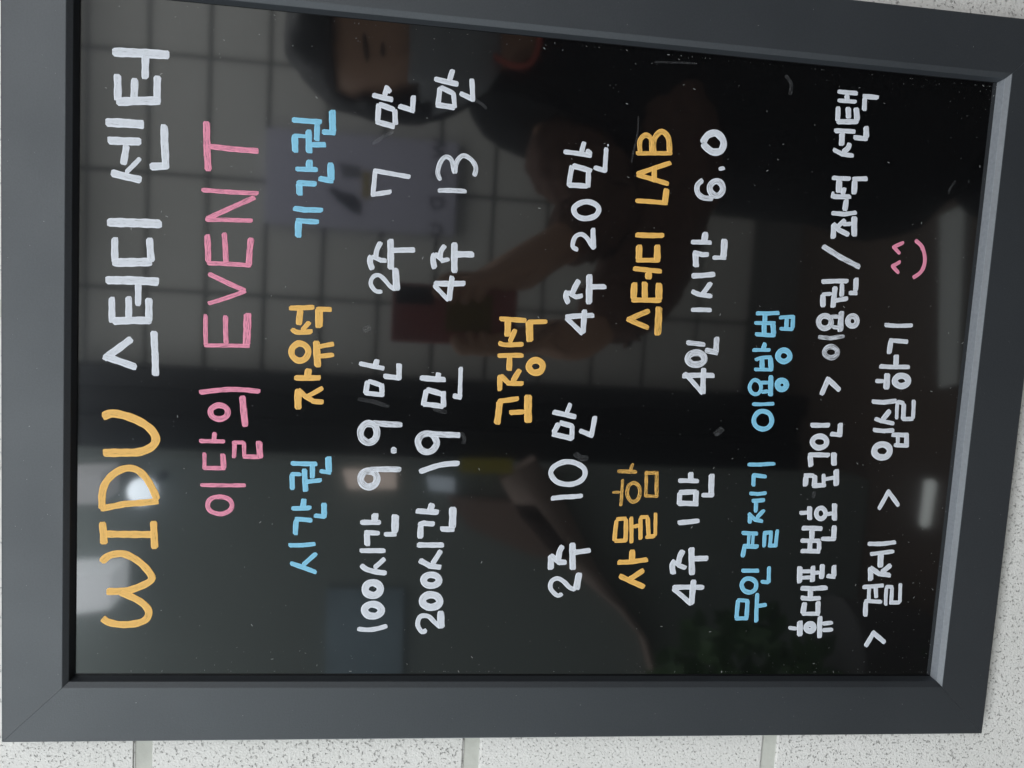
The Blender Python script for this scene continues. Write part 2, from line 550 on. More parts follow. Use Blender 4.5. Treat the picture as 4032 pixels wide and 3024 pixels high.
# yellow: fixed seats
L(2, 2, 'Y', '58:-130,350 -105,150;45:-125,150 60,125;45:-25,248 110,240;68:140,92 140,335')
L(2, 1, 'Y', '42:-125,1415 100,1412;50:-20,1420 -25,1545;46:-105,1720 -105,1578;45:-100,1580 -30,1650 100,1655;50:5,1640 70,1532;o58:205,1507,60,54')
L(2, 1, 'Y', '44:-110,1095 125,1110;58:-35,1110 -40,1250;~42:-118,1300 -60,1320 100,1315;45:-20,1300 30,1185;66:155,1295 150,1115;42:130,1125 305,1120')
# 2 weeks 10
L(2, 3, 'W', '~40:435,150 392,168 335,110 342,45 395,20 450,50 500,100 552,118;58:555,118 582,-30')
L(2, 2, 'W', '54:335,1605 335,1475;48:330,1475 410,1538 472,1540;~50:400,1530 410,1450 440,1395;56:523,1370 525,1605;46:530,1455 680,1435')
L(2, 2, 'W', '42:335,988 470,975 612,965')
L(2, 2, 'W', 'o46:485,770,146,97')
L(2, 2, 'W', '46:350,240 555,285;40:470,255 507,165;46:410,332 530,365;44:520,355 515,485;46:345,432 525,472;48:405,335 355,430;44:580,400 685,442 717,275')
# 4 weeks 20
L(2, 1, 'W', '46:460,1080 710,1065;42:465,1085 612,1228;50:612,1225 627,1015')
L(2, 1, 'W', '~48:490,965 465,900 478,852;42:480,862 552,907 612,895;~50:515,890 545,820 580,760;58:668,710 665,970;46:680,820 815,818')
L(2, 1, 'W', '~40:572,500 525,470 545,390 600,365 650,400 688,462 712,492;46:707,495 700,310')
L(2, 1, 'W', 'o48:642,157,108,72')
L(2, 0, 'W', '42:445,1310 690,1345;45:600,1320 625,1225;40:640,1295 690,1330;45:520,1430 490,1610;48:520,1432 690,1480;46:660,1470 655,1620;45:480,1600 660,1610;42:705,1445 802,1475 815,1275;32:822,1256 834,1254')
# yellow: lockers
L(2, 2, 'Y', '44:910,1540 1040,1535 1175,1515;56:1035,1530 1040,1430;48:925,1655 1145,1755;48:1010,1690 1140,1605')
L(2, 2, 'Y', '38:905,1170 885,1360;36:900,1168 990,1162;40:985,1160 980,1365;36:885,1355 990,1350;36:1030,1145 1032,1375;34:1045,1235 1095,1220;38:1110,1345 1110,1155;36:1100,1150 1180,1147;38:1172,1150 1182,1330;38:1150,1322 1237,1312;32:1237,1312 1240,1110')
L(2, 2, 'Yt', '34:910,755 1080,760;30:1020,755 1045,685;24:865,935 935,935;28:955,820 940,1055;o34:1050,935,56,82;34:1145,767 1265,767;30:1160,750 1155,970;34:1250,760 1250,980;28:1140,966 1260,970')
# 4 weeks 1
L(2, 3, 'W', '44:1385,98 1660,98;42:1390,107 1550,245;52:1550,250 1570,30')
L(2, 2, 'W', '~52:1395,1645 1385,1570 1412,1525;42:1410,1532 1440,1565 1505,1592;~50:1440,1550 1450,1490 1480,1435;54:1550,1410 1555,1650;48:1560,1510 1695,1505')
L(2, 2, 'W', '44:1430,1200 1620,1180')
L(2, 2, 'W', '40:1435,835 1615,838;52:1545,830 1545,760;46:1450,930 1445,1040;46:1440,937 1595,930;50:1590,920 1585,1040;46:1430,1030 1610,1035;52:1725,775 1720,965;40:1635,958 1745,962')
# yellow: study LAB
L(2, 1, 'Ys', '46:1190,1025 1010,1100 1182,1175;62:1270,990 1258,1240')
L(2, 1, 'Y', '42:1045,660 1295,685;62:1180,690 1178,755;58:1058,780 1050,930;55:1148,775 1148,920;62:1270,785 1268,935;44:1030,932 1290,937')
L(2, 1, 'Y', '46:1065,370 1315,375;58:1098,455 1095,590;40:1070,590 1280,590;60:1255,455 1255,595')
L(2, 1, 'Y', '40:1065,75 1345,97;55:1320,100 1337,-30')
L(2, 0, 'Y', '42:1075,1505 1375,1405;42:1078,1508 1355,1590;48:1230,1440 1230,1575')
L(2, 0, 'Ys', '38:1070,1325 1385,1325;~45:1108,1318 1105,1220 1150,1168 1200,1200 1207,1318;~50:1225,1318 1228,1205 1290,1137 1350,1190 1362,1318')
# 4 people 1 hour 6.0
L(2, 1, 'W', '46:1470,1587 1750,1585;40:1490,1560 1650,1742;48:1650,1745 1657,1520')
L(2, 1, 'Ws', '42:1505,1300 1670,1320;o58:1590,1440,72,52;50:1770,1250 1760,1400;46:1665,1365 1780,1392')
L(2, 1, 'W', '38:1545,1018 1725,1020')
L(2, 1, 'W', '46:1550,725 1640,722 1755,710;~42:1550,855 1620,885 1730,900;44:1640,890 1720,780')
L(2, 1, 'W', '40:1545,432 1725,437;58:1660,430 1672,345;55:1590,650 1585,520;44:1562,520 1640,540 1700,540;60:1835,405 1825,570;36:1730,567 1850,570')
L(2, 0, 'Ws', 'o55:1766,1628,56,62;~48:1650,1555 1602,1600 1606,1670 1660,1710 1740,1712')
L(2, 0, 'W', '36:1785,1462 1838,1450')
L(2, 0, 'W', '~62:1645,1240 1690,1170 1760,1150 1815,1195 1828,1250 1800,1305 1735,1312 1680,1275 1645,1235')
# blue: kiosk guide
L(2, 3, 'B', '38:1955,200 1940,370;34:1945,207 2050,215;38:2035,210 2025,370;34:1925,367 2040,365;36:2120,145 2110,400;36:2120,258 2200,245')
L(2, 3, 'B', 'o40:2048,80,63,60;36:1980,-47 2135,-47;36:2220,-85 2217,60;34:2147,48 2222,55')
L(2, 2, 'B', '40:1992,1497 2010,1400 2130,1405;36:1982,1285 2125,1292;30:2048,1295 2042,1400;28:2085,1300 2078,1390;34:2177,1410 2182,1285 2237,1280 2227,1395 2277,1395 2292,1255')
L(2, 2, 'B', '34:2050,945 2120,950 2200,940;36:2070,1010 2185,1002;36:2110,1010 2105,1110;40:2052,1205 2060,1120;36:2040,1115 2100,1170 2168,1185;36:2110,1160 2180,1085')
L(2, 2, 'B', '34:2035,695 2150,695 2275,688;38:2085,885 2090,775;36:2080,785 2200,800')
L(2, 2, 'B', 'o42:2168,313,78,78')
LZ(2900, 1400, 300, 'B', '105:450,1405 700,1415 1095,1395')
LZ(2900, 1400, 300, 'B', 'o112:550,918,165,208;150:1000,570 985,1180;105:690,785 940,785;110:700,1062 940,1030;o178:1315,850,130,128')
LZ(2900, 1200, 300, 'B', '105:455,1312 985,1312;150:770,1290 835,1100;105:530,1610 720,1535 1020,1520;105:505,1875 1060,1888;150:740,1530 740,1860;150:980,1530 1005,1885;o166:1370,1483,172,160')
LZ(2900, 1200, 300, 'B', '120:560,245 900,255 1245,235;150:825,260 820,500;110:510,525 1130,530;120:530,852 1130,892;150:800,530 800,870;160:1055,540 1080,890;110:1225,372 1690,345;110:1240,692 1650,712;130:1455,370 1440,690;130:1637,310 1620,700')
# guide, first line
L(3, 3, 'W', '34:175,445 250,455;52:275,385 275,520;o52:362,444,34,30;44:450,345 445,535;36:465,412 560,400;36:465,467 560,460')
L(3, 3, 'W', '42:280,105 400,108 515,100;40:280,187 370,196 455,190;48:365,110 365,185;48:317,225 300,330;36:290,325 445,325;44:432,215 430,330')
LZ(3100, 2200, 240, 'W', '200:460,270 445,890;185:930,250 910,840;145:480,460 860,452;145:480,690 860,670;150:900,512 1180,495;195:1270,190 1235,730;190:1690,220 1690,650;160:1410,612 1740,655')
L(3, 2, 'W', '42:290,1245 470,1250;50:380,1260 378,1340;38:280,1352 450,1354;40:280,1442 450,1446;44:365,1350 360,1440;40:440,1355 440,1440;48:572,1220 565,1340;38:455,1335 585,1338')
L(3, 2, 'W', '36:270,1115 345,1110;46:360,1055 360,1175;o42:456,1117,40,46;34:505,1125 560,1115;48:575,1030 573,1180')
L(3, 2, 'W', '50:322,885 328,790;38:308,788 400,792;46:405,785 398,890;40:380,880 500,872;36:480,870 480,775;34:490,822 580,806;50:588,735 588,880')
L(3, 2, 'W', '48:372,715 362,610;42:345,612 535,615;52:570,590 570,705')
L(3, 2, 'W', '42:365,355 535,355;o48:445,500,62,50;48:625,335 618,445;40:535,430 640,442')
L(3, 2, 'W', '46:460,97 520,-40 622,57')
LZ(3200, 1200, 240, 'Wt', 'o190:660,1720,240,200;150:190,1165 650,1215 1150,1140')
LZ(3200, 1200, 240, 'Ws', 'o205:440,625,230,225;220:1045,225 1000,980;140:640,430 950,430;150:700,800 960,835;o205:1438,590,168,185')
L(3, 1, 'W', '40:460,775 695,770;42:640,790 635,905;50:475,995 475,885;34:465,885 550,880;48:580,815 560,1000;40:575,940 690,920;48:760,740 755,860;40:695,872 770,870')
L(3, 1, 'Ws', '46:470,465 620,560 795,650')
L(3, 1, 'W', '50:562,405 570,270;45:560,272 620,332 700,372;40:600,300 668,240;36:640,280 720,275;54:745,210 745,385;38:545,182 660,192 765,176;50:675,60 660,165')
LZ(3200, 680, 240, 'W', '160:695,180 1385,218;240:965,260 950,730;175:700,860 1390,868;130:745,690 700,930;190:1150,540 1080,800;170:1430,235 1985,218;220:1520,260 1490,790')
L(3, 0, 'W', '40:570,1130 755,1138;52:640,1145 635,1260;38:560,1290 640,1332 740,1345;~46:640,1320 690,1280 705,1235;54:845,1090 848,1195;42:735,1187 860,1202')
L(3, 0, 'W', '38:600,790 775,806;34:600,867 765,880;50:680,815 685,870;46:605,920 600,1050;52:692,925 695,1025;54:760,930 770,1050;44:590,1052 780,1052;44:830,960 835,835;42:815,832 955,845')
# guide, second line
L(3, 3, 'W', '42:840,610 910,492 1012,577')
L(3, 3, 'W', '36:815,95 1000,80;34:875,100 870,215;36:930,90 935,190;34:830,212 985,222;42:840,350 845,215;32:1015,255 1022,95;32:1010,92 1080,92;34:1070,95 1060,245;34:1055,228 1140,227;32:1137,230 1142,60')
L(3, 2, 'W', '38:860,1380 980,1380 1105,1365;36:880,1470 1090,1445;52:975,1470 970,1585;48:885,1700 885,1580;42:880,1582 960,1640 1060,1652;46:975,1630 1062,1560')
L(3, 2, 'W', '38:955,1085 1040,930 1130,1055')
L(3, 2, 'W', '38:905,395 1000,405 1090,400;o56:985,578,68,56;40:1065,438 1215,442;44:1195,425 1195,535;36:1085,525 1215,532;34:1120,440 1120,525')
L(3, 2, 'W', '40:895,150 1000,158 1110,145;36:920,297 980,320 1090,342;46:985,312 1055,225;32:1110,305 1117,150;36:1110,152 1175,165;42:1172,165 1165,310;36:1155,302 1255,300;36:1250,300 1257,135')
L(3, 1, 'W', '38:960,1505 1100,1512 1225,1512;50:1105,1500 1108,1405;36:925,1632 1000,1634;56:1030,1565 1020,1706;o55:1152,1632,58,44')
L(3, 1, 'W', '36:1005,1148 1120,1156 1250,1152;46:1045,1400 1062,1280;38:1045,1280 1210,1294')
# smile
L(3, 1, 'P', '32:1175,435 1085,475 1140,535')
L(3, 1, 'P', '32:1147,600 1075,640 1132,702')
L(3, 1, 'P', '~34:1270,415 1328,470 1355,560 1347,640 1312,700 1250,742')


def catmull(pts, closed=False, step=5):
    out, n = [], len(pts)
    rng = range(n) if closed else range(n - 1)
    for i in rng:
        if closed:
            p0, p1, p2, p3 = (pts[(i + k) % n] for k in (-1, 0, 1, 2))
        else:
            p0, p1, p2, p3 = pts[max(i - 1, 0)], pts[i], pts[i + 1], pts[min(i + 2, n - 1)]
        for s in range(step):
            t = s / step
            out.append(0.5 * ((2 * p1) + (p2 - p0) * t + (2 * p0 - 5 * p1 + 4 * p2 - p3) * t * t +
                              (3 * p1 - p0 - 3 * p2 + p3) * t ** 3))
    if not closed:
        out.append(pts[-1])
    return out


def resample(pts, ds):
    out, acc = [pts[0]], 0.0
    for p, q in zip(pts, pts[1:]):
        d = (q - p).length
        while acc + d >= ds:
            t = (ds - acc) / d
            p = p + (q - p) * t
            out.append(p)
            d = (q - p).length
            acc = 0.0
        acc += d
    if (out[-1] - pts[-1]).length > ds * 0.3:
        out.append(pts[-1])
    else:
        out[-1] = pts[-1]
    return out


PROFILE = [(-1.0, 0.0), (-0.93, 0.7), (-0.72, 1.0), (-0.3, 0.62), (0.3, 0.62), (0.72, 1.0), (0.93, 0.7), (1.0, 0.0)]


def add_stroke(V, F_, UV, pts, w, z0, closed):
    """Ribbon of ink on the glass plane; pts are (a, b) board points as 2-vectors in metres."""
    if closed:
        path = resample(pts + [pts[0]], 0.0011)[:-1]
    else:
        path = resample(pts, 0.0011)
    n = len(path)
    if n < 2:
        return
    total = sum((path[i + 1] - path[i]).length for i in range(n - 1))
    u0 = random.uniform(0, 500)
    ph = [random.uniform(0, 6.28) for _ in range(4)]
    base, acc = len(V), 0.0
    k = len(PROFILE)
    capL, capR = random.uniform(.14, .40), random.uniform(.14, .40)
    skL, skR = random.uniform(-.3, .3), random.uniform(-.3, .3)
    for i, p in enumerate(path):
        if closed:
            tg = path[(i + 1) % n] - path[i - 1]
        else:
            tg = path[min(i + 1, n - 1)] - path[max(i - 1, 0)]
        tg = tg.normalized()
        nr = Vector((-tg.y, tg.x))
        if i:
            acc += (p - path[i - 1]).length
        hw = w / 2 * (1 + 0.035 * math.sin(acc * 900 + ph[0]) + 0.03 * math.sin(acc * 410 + ph[1]))
        sk = 0.0
        if not closed:                       # rounded, slightly ragged and slanted ends
            for dist, cap, s in ((acc, capL, skL), (total - acc, capR, skR)):
                e = cap * w
                if dist < e:
                    x = 1 - dist / e
                    hw *= math.sqrt(max(0.0, 1 - 0.66 * x * x)) * (1 + random.uniform(-.05, .05))
                    sk += s * x * x * w * 0.5
        for (v, h) in PROFILE:
            q = p + nr * (v * hw + sk)
            V.append((q.x, q.y, z0 + h * 0.00012))
            UV.append((u0 + acc * 1000, v + (sk / w)))
    segs = n if closed else n - 1
    for i in range(segs):
        a0, a1 = base + i * k, base + ((i + 1) % n) * k
        for j in range(k - 1):
            F_.append((a0 + j, a0 + j + 1, a1 + j + 1, a1 + j))


for ink, ox, oy, sc, spec in LETTERS:
    V, F_, UV = [], [], []

    def bp(x, y):
        q = on_plane(ox + x * sc, oy + y * sc, C_GLASS)
        return Vector((q.x * S, q.y * S))

    layer = 0
    for st in spec.split(';'):
        kind = 'line'
        if st[0] == '~':
            kind, st = 'smooth', st[1:]
        elif st[0] == 'o':
            kind, st = 'loop', st[1:]
        ws, body = st.split(':')
        if kind == 'loop':
            cx, cy, rx, ry = (float(x) for x in body.split(','))
            t0 = random.uniform(0, 6.28)
            pix = [(cx + rx * math.cos(t0 + i * math.tau / 14) * random.uniform(.97, 1.03),
                    cy + ry * math.sin(t0 + i * math.tau / 14) * random.uniform(.97, 1.03)) for i in range(14)]
        else:
            pix = [tuple(float(x) for x in q.split(',')) for q in body.split()]
            cx, cy = pix[len(pix) // 2]
        w = float(ws)
        wm = ((bp(cx + w / 2, cy) - bp(cx - w / 2, cy)).length + (bp(cx, cy + w / 2) - bp(cx, cy - w / 2)).length) / 2
        P = [bp(*q) for q in pix]
        parts = []
        if kind == 'loop':
            parts.append((catmull(P, True), True))
        elif kind == 'smooth':
            parts.append((catmull(P, False, 8), False))
        else:
            for i in range(len(P) - 1):
                d = (P[i + 1] - P[i]).normalized()
                e = wm * 0.42
                A = P[i] - d * (e if i > 0 else 0)
                B = P[i + 1] + d * (e if i < len(P) - 2 else 0)
                nrm = Vector((-d.y, d.x))
                bow = (B - A).length * random.uniform(-.012, .012)
                parts.append((catmull([A, (A + B) / 2 + nrm * bow, B], False, 8), False))
        for pth, closed in parts:
            layer += 1
            add_stroke(V, F_, UV, pth, wm * 0.965, 0.00004 + 0.000035 * layer, closed)
    W = [Vector(((BOARD_H / 2) * S - b, C_GLASS * S - z, ZC + S / 2 - a)) for a, b, z in V]
    o = mesh_obj('letter', W, F_, PAINT[ink], None, True, UV)
    o.parent = glass
    o.matrix_parent_inverse = glass.matrix_world.inverted()

# half-wiped traces of older writing
mt, nt, p = mat('wiped_ink')
p.inputs['Base Color'].default_value = (.6, .62, .66, 1)
p.inputs['Roughness'].default_value = .7
uv = N(nt, 'ShaderNodeUVMap'); uv.uv_map = 'stroke'
mp = N(nt, 'ShaderNodeMapping'); mp.inputs['Scale'].default_value = (.12, 3.0, 1)
nz = N(nt, 'ShaderNodeTexNoise'); nz.inputs['Scale'].default_value = 2.0; nz.inputs['Detail'].default_value = 5
mr = N(nt, 'ShaderNodeMapRange'); mr.clamp = True
mr.inputs['From Min'].default_value = .42; mr.inputs['From Max'].default_value = .72
mr.inputs['To Min'].default_value = 1.0; mr.inputs['To Max'].default_value = .85
tr = N(nt, 'ShaderNodeBsdfTransparent'); mx = N(nt, 'ShaderNodeMixShader')
nt.links.new(uv.outputs[0], mp.inputs[0]); nt.links.new(mp.outputs[0], nz.inputs['Vector'])
nt.links.new(nz.outputs[0], mr.inputs[0]); nt.links.new(mr.outputs[0], mx.inputs[0])
nt.links.new(p.outputs[0], mx.inputs[1]); nt.links.new(tr.outputs[0], mx.inputs[2])
nt.links.new(mx.outputs[0], nt.nodes['Material Output'].inputs['Surface'])
for c_, r_, w_, pts_ in ((1, 2, 34, '880,130 1000,150 1150,195'), (1, 2, 40, '1530,205 1590,232 1650,240'), (1, 2, 36, '1770,420 1800,470 1790,520'),
                         (1, 0, 30, '1000,1245 1090,1190 1190,1135'), (2, 0, 14, '1092,1005 1085,1150 1055,1290 1030,1405'),
                         (1, 0, 26, '1880,860 1940,890 1995,940'), (1, 1, 50, '925,1200 960,1180 985,1160'), (3, 0, 30, '150,650 200,720 190,820'),
                         (3, 0, 18, '1620,1560 1580,1620 1560,1659'), (2, 2, 60, '1750,440 1790,410 1820,380'), (2, 2, 50, '540,600 600,640 660,640'),
                         (3, 2, 34, '400,925 395,960 385,985'), (2, 0, 16, '1230,535 1420,540 1590,548')):
    V, F_, UV = [], [], []
    pix = [tuple(float(x) for x in q.split(',')) for q in pts_.split()]
    P = []
    for x, y in pix:
        q = on_plane(c_ * 1008 + x * T, r_ * 756 + y * T, C_GLASS)
        P.append(Vector((q.x * S, q.y * S)))
    add_stroke(V, F_, UV, catmull(P, False, 8), w_ * T * .000168, 0.00002, False)
    W = [Vector(((BOARD_H / 2) * S - b, C_GLASS * S - z * .4, ZC + S / 2 - a)) for a, b, z in V]
    o = mesh_obj('smear', W, F_, mt, None, True, UV)
    o.parent = glass
    o.matrix_parent_inverse = glass.matrix_world.inverted()

# dust and lint on the glass: real specks, far too many to count
V, F_ = [], []
for i in range(1300):
    a, b = 1 - .97 * random.random() ** 1.5, random.uniform(.015, BOARD_H - .015)      # more towards the foot
    if i % 4 == 0:
        b = random.choice((.012, BOARD_H - .012)) + random.gauss(0, .02)
        b = min(max(b, .012), BOARD_H - .012)
    r = random.choice((.00005, .00006, .00007, .00008, .0001, .00014))
    ln = r * random.choice((1, 1, 1.5, 2, 6))
    th = random.uniform(0, 3.14)
    c, s = math.cos(th), math.sin(th)
    P0 = pt_w(a, b, C_GLASS)
    k = len(V)
    for dx, dz in ((-ln, -r), (ln, -r), (ln * .8, r), (-ln * .7, r)):
        V.append(P0 + Vector((dx * c - dz * s, -0.00006, dx * s + dz * c)))
    V.append(P0 + Vector((0, -0.00006 - r * .5, 0)))
    F_ += [(k, k + 1, k + 4), (k + 1, k + 2, k + 4), (k + 2, k + 3, k + 4), (k + 3, k, k + 4)]
M_DUST = simple('dust', (0.36, 0.37, 0.37), 0.9)
dust = mesh_obj('dust', V, F_, M_DUST)
tag(dust, kind='stuff')
dust.parent = glass
dust.matrix_parent_inverse = glass.matrix_world.inverted()

# a few specks on the frame's face as well
V, F_ = [], []
for i in range(200):
    side = random.randrange(4)
    t, w_ = random.random(), random.uniform(.004, FRAME_W - .003)
    a, b = {0: (-w_, t * BOARD_H), 1: (1 + w_, t * BOARD_H), 2: (t, -w_), 3: (t, BOARD_H + w_)}[side]
    r = random.choice((.00005, .00006, .00008, .00011))
    ln, th = r * random.choice((1, 1, 2, 4)), random.uniform(0, 3.14)
    c, s = math.cos(th), math.sin(th)
    P0 = pt_w(a, b, 0)
    k = len(V)
    for dx, dz in ((-ln, -r), (ln, -r), (ln * .8, r), (-ln * .7, r)):
        V.append(P0 + Vector((dx * c - dz * s, -0.00006, dx * s + dz * c)))
    V.append(P0 + Vector((0, -0.00006 - r * .5, 0)))
    F_ += [(k, k + 1, k + 4), (k + 1, k + 2, k + 4), (k + 2, k + 3, k + 4), (k + 3, k, k + 4)]
fd = mesh_obj('dust', V, F_, M_DUST)
tag(fd, kind='stuff')
adopt(fd, board)

# ------------------------------------------------------------------ what the glass reflects
DEPTH_FAR = 2.57
Y_FAR = Y_GLASS - DEPTH_FAR
floor = mesh_obj('floor', [(-6, -6, 0), (6, -6, 0), (6, Y_WALL, 0), (-6, Y_WALL, 0)], [(0, 1, 2, 3)],
                 simple('brown_floor', (0.10, 0.075, 0.06), 0.45, noise=.25, scale=6))
tag(floor, kind='structure')
far = box('far_wall', (-4.5, Y_FAR - 0.15, 0), (3.6, Y_FAR - 0.012, 3.0), M_JOINT_FAR)
tag(far, kind='structure')
fme = block_mesh('block', 0.386, 0.186, 0.02, M_BLOCK_FAR, 0.004)
z_line = mirrored(1268, 1180, DEPTH_FAR).z
x_line = mirrored(1300, 1180, DEPTH_FAR).x
for i in range(-9, 8):
    zc = z_line + (i + .5) * 0.2
    if zc < 0.1 or zc > 2.95:
        continue
    for j in range(-7, 6):
        o = bpy.data.objects.new('block', fme)
        COL.objects.link(o)
        o.parent = far
        o.location = (x_line + (j + .5) * 0.4, Y_FAR - 0.008 + random.uniform(-.001, .001), zc)

exec_items = []


def rect_mesh(name, pxs, depth, thick, mt, parent=None):
    """Slab facing the board whose corners show at the given pixels in the glass."""
    P = [mirrored(x, y, depth) for x, y in pxs]
    Q = [p - Vector((0, thick, 0)) for p in P]
    n = len(P)
    fs = [tuple(range(n)), tuple(reversed(range(n, 2 * n)))]
    fs += [(i, n + i, n + (i + 1) % n, (i + 1) % n) for i in range(n)]
    o = mesh_obj(name, P + Q, fs, mt)
    bm = bmesh.new(); bm.from_mesh(o.data)
    bmesh.ops.recalc_face_normals(bm, faces=bm.faces[:])
    bm.to_mesh(o.data); bm.free()
    if parent:
        adopt(o, parent)
    return o


ceiling = mesh_obj('ceiling', [(-4.5, Y_FAR - .1, 2.76), (3.6, Y_FAR - .1, 2.76), (3.6, Y_WALL, 2.76), (-4.5, Y_WALL, 2.76)],
                   [(0, 1, 2, 3)], simple('ceiling_white', (.75, .75, .74), .8))
tag(ceiling, kind='structure')

D_PART = 1.95
xp = mirrored(1800, 1838, D_PART).x
part = box('side_wall', (-4.5, Y_GLASS - D_PART - .12, 0), (xp, Y_GLASS - D_PART, 2.74),
           simple('grey_green_plaster', (.27, .305, .285), .6, noise=.06, scale=3), bevel=.004)
tag(part, kind='structure')

# wall sign with the shop name
M_SIGN = simple('sign_grey', (0.60, 0.59, 0.70), 0.5)
M_BLACK = simple('sign_black', (0.012, 0.012, 0.013), 0.5)
M_YELLOW = simple('sign_yellow', (0.35, 0.26, 0.03), 0.5)
DS = DEPTH_FAR - 0.035
s0, s1 = mirrored(1790, 930, DS), mirrored(1050, 500, DS)
sign = empty('wall_sign', ((s0.x + s1.x) / 2, Y_FAR, s0.z))
tag(sign, 'grey violet wall sign with black letters and dark emblem, reflected in the glass', 'wall sign')
adopt(box('panel', (s0.x, Y_FAR, s0.z), (s1.x, Y_GLASS - DS, s1.z), M_SIGN, bevel=.004), sign)


def text_mesh(name, txt, size, loc, mt):
    cu = bpy.data.curves.new(name, 'FONT')
    cu.body, cu.size, cu.extrude = txt, size, 0.002
    cu.align_x = 'CENTER'; cu.align_y = 'CENTER'
    to = bpy.data.objects.new(name, cu)
    COL.objects.link(to)
    bpy.context.view_layer.update()
    me = bpy.data.meshes.new_from_object(to.evaluated_get(bpy.context.evaluated_depsgraph_get()))
    bpy.data.objects.remove(to)
    me.materials.append(mt)
    o = bpy.data.objects.new(name, me)
    COL.objects.link(o)
    o.location = loc
    o.rotation_euler = (math.pi / 2, 0, math.pi)      # upright, readable from the board's side
    return o


for k, ch in enumerate('WIDU'):
    zc = mirrored(1722, 800, DS).z
    px_y = (585, 690, 800, 905)[k]
    o = text_mesh('letter', ch, 0.068, (mirrored(1722, px_y, DS).x, Y_GLASS - DS + .002, zc), M_BLACK)
    adopt(o, sign)
adopt(rect_mesh('emblem', [(1290, 745), (1330, 790), (1380, 830), (1420, 850), (1425, 800), (1395, 765), (1345, 755), (1310, 735)], DS - .002, .004, M_BLACK), sign)
adopt(rect_mesh('emblem', [(1330, 640), (1420, 655), (1425, 700), (1350, 700)], DS - .002, .004, simple('sign_dim', (.16, .16, .17), .6)), sign)
adopt(rect_mesh('emblem', [(1428, 675), (1460, 675), (1458, 780), (1426, 780)], DS - .002, .004, M_YELLOW), sign)

# dark door frame on the far side
M_DOOR = simple('door_black', (0.010, 0.010, 0.011), 0.5)
door = empty('black_door', (mirrored(1800, 1650, 2.45).x, Y_GLASS - 2.45, 0))
tag(door, 'black metal door frame standing against the far block wall, reflected in the glass', 'door')
for (y0, y1, dp, nm) in ((1500, 1580, 2.40, 'jamb'), (1580, 1690, 2.46, 'door_leaf'), (1690, 1830, 2.42, 'jamb')):
    xa, xb = mirrored(1800, y0, dp).x, mirrored(1800, y1, dp).x
    adopt(box(nm, (min(xa, xb), Y_GLASS - 2.5, 0.0), (max(xa, xb), Y_GLASS - dp, 2.6), M_DOOR, bevel=.004), door)

# blue-grey notice, low rail, strip on the floor
notice = rect_mesh('notice_poster', [(1285, 2320), (1590, 2320), (1580, 2760), (1280, 2760)], D_PART - .01, .006,
                   simple('notice_blue', (0.34, 0.43, 0.48), .5, noise=.35, scale=7))
tag(notice, 'pale blue notice hung on the far block wall, reflected in the glass', 'poster')

M_BEIGE = simple('beige_wood', (0.46, 0.35, 0.30), .5, noise=.15, scale=8)
curve = [(2040, 1850), (2130, 1990), (2230, 2140), (2330, 2270), (2450, 2400), (2540, 2520), (2580, 2660), (2585, 2850)]
wid = [70, 78, 58, 30, 13, 9, 8, 8]
Vv, Ff = [], []
for i, ((x, y), w_) in enumerate(zip(curve, wid)):
    c0, c1 = mirrored(x - w_, y + w_ * .6, 1.89), mirrored(x + w_, y - w_ * .6, 1.89)
    for p in (c0, c1, c1 - Vector((0, .06, 0)), c0 - Vector((0, .06, 0))):
        Vv.append(p)
    if i:
        k = 4 * i
        for q in range(4):
            Ff.append((k - 4 + q, k - 4 + (q + 1) % 4, k + (q + 1) % 4, k + q))
Ff += [(0, 1, 2, 3), tuple(range(len(Vv) - 1, len(Vv) - 5, -1))]
tag(mesh_obj('curved_rail', Vv, Ff, M_BEIGE, None, True), 'curved pale wooden rail sloping down beside the black door, reflected in the glass', 'rail')
panel = rect_mesh('wooden_panel', [(1760, 1960), (2110, 1990), (2280, 2210), (2100, 2190), (1850, 2080)], 1.89, .05,
                  simple('brown_panel', (0.34, 0.24, 0.20), .5))
tag(panel, 'dull brown wooden panel behind the curved pale rail, reflected in the glass', 'panel')
tag(rect_mesh('yellow_strip', [(1815, 1808), (2020, 1812), (2020, 1866), (1815, 1862)], 1.89, .02, simple('olive_yellow', (.40, .34, .03), .5)),
    'olive yellow strip beside the black door frame, reflected in the glass', 'strip')


def floor_seen(px, py, z=0.0):
    """Point at height z on the floor side of the glass that shows at this pixel."""
    d = vec_w(ray(px, py))
    p = CAM_W + d * ((z - CAM_W.z) / d.z)
    p.y = 2 * Y_GLASS - p.y
    return p


def floor_slab(name, pxs, h, mt):
    P = [floor_seen(x, y, h) for x, y in pxs]
    Q = [Vector((p.x, p.y, 0.001)) for p in P]
    n = len(P)
    fs = [tuple(range(n)), tuple(reversed(range(n, 2 * n)))]
    fs += [(i, n + i, n + (i + 1) % n, (i + 1) % n) for i in range(n)]
    o = mesh_obj(name, P + Q, fs, mt)
    bm = bmesh.new(); bm.from_mesh(o.data)
    bmesh.ops.recalc_face_normals(bm, faces=bm.faces[:])
    bm.to_mesh(o.data); bm.free()
    return o


bl = floor_slab('lit_floor_strip', [(3700, 850), (3800, 800), (3770, 1510), (3695, 1530)], .02, simple('pale_strip', (.55, .57, .55), .5))  # pale slab whose colour stands in for daylight on the floor
tag(bl, 'pale grey strip painted for daylight on the brown floor, reflected at the foot of the glass', 'lit floor')
bl = floor_slab('light_bar', [(3640, 1892), (3668, 1887), (3682, 1902), (3656, 2066), (3638, 2080), (3620, 2066)], .006,
                simple('bar_white', (.7, .72, .72), .5, emit=((.93, 1.0, .97), 2.0)))
tag(bl, 'short white rounded light bar on the floor, reflected in the glass', 'lamp')

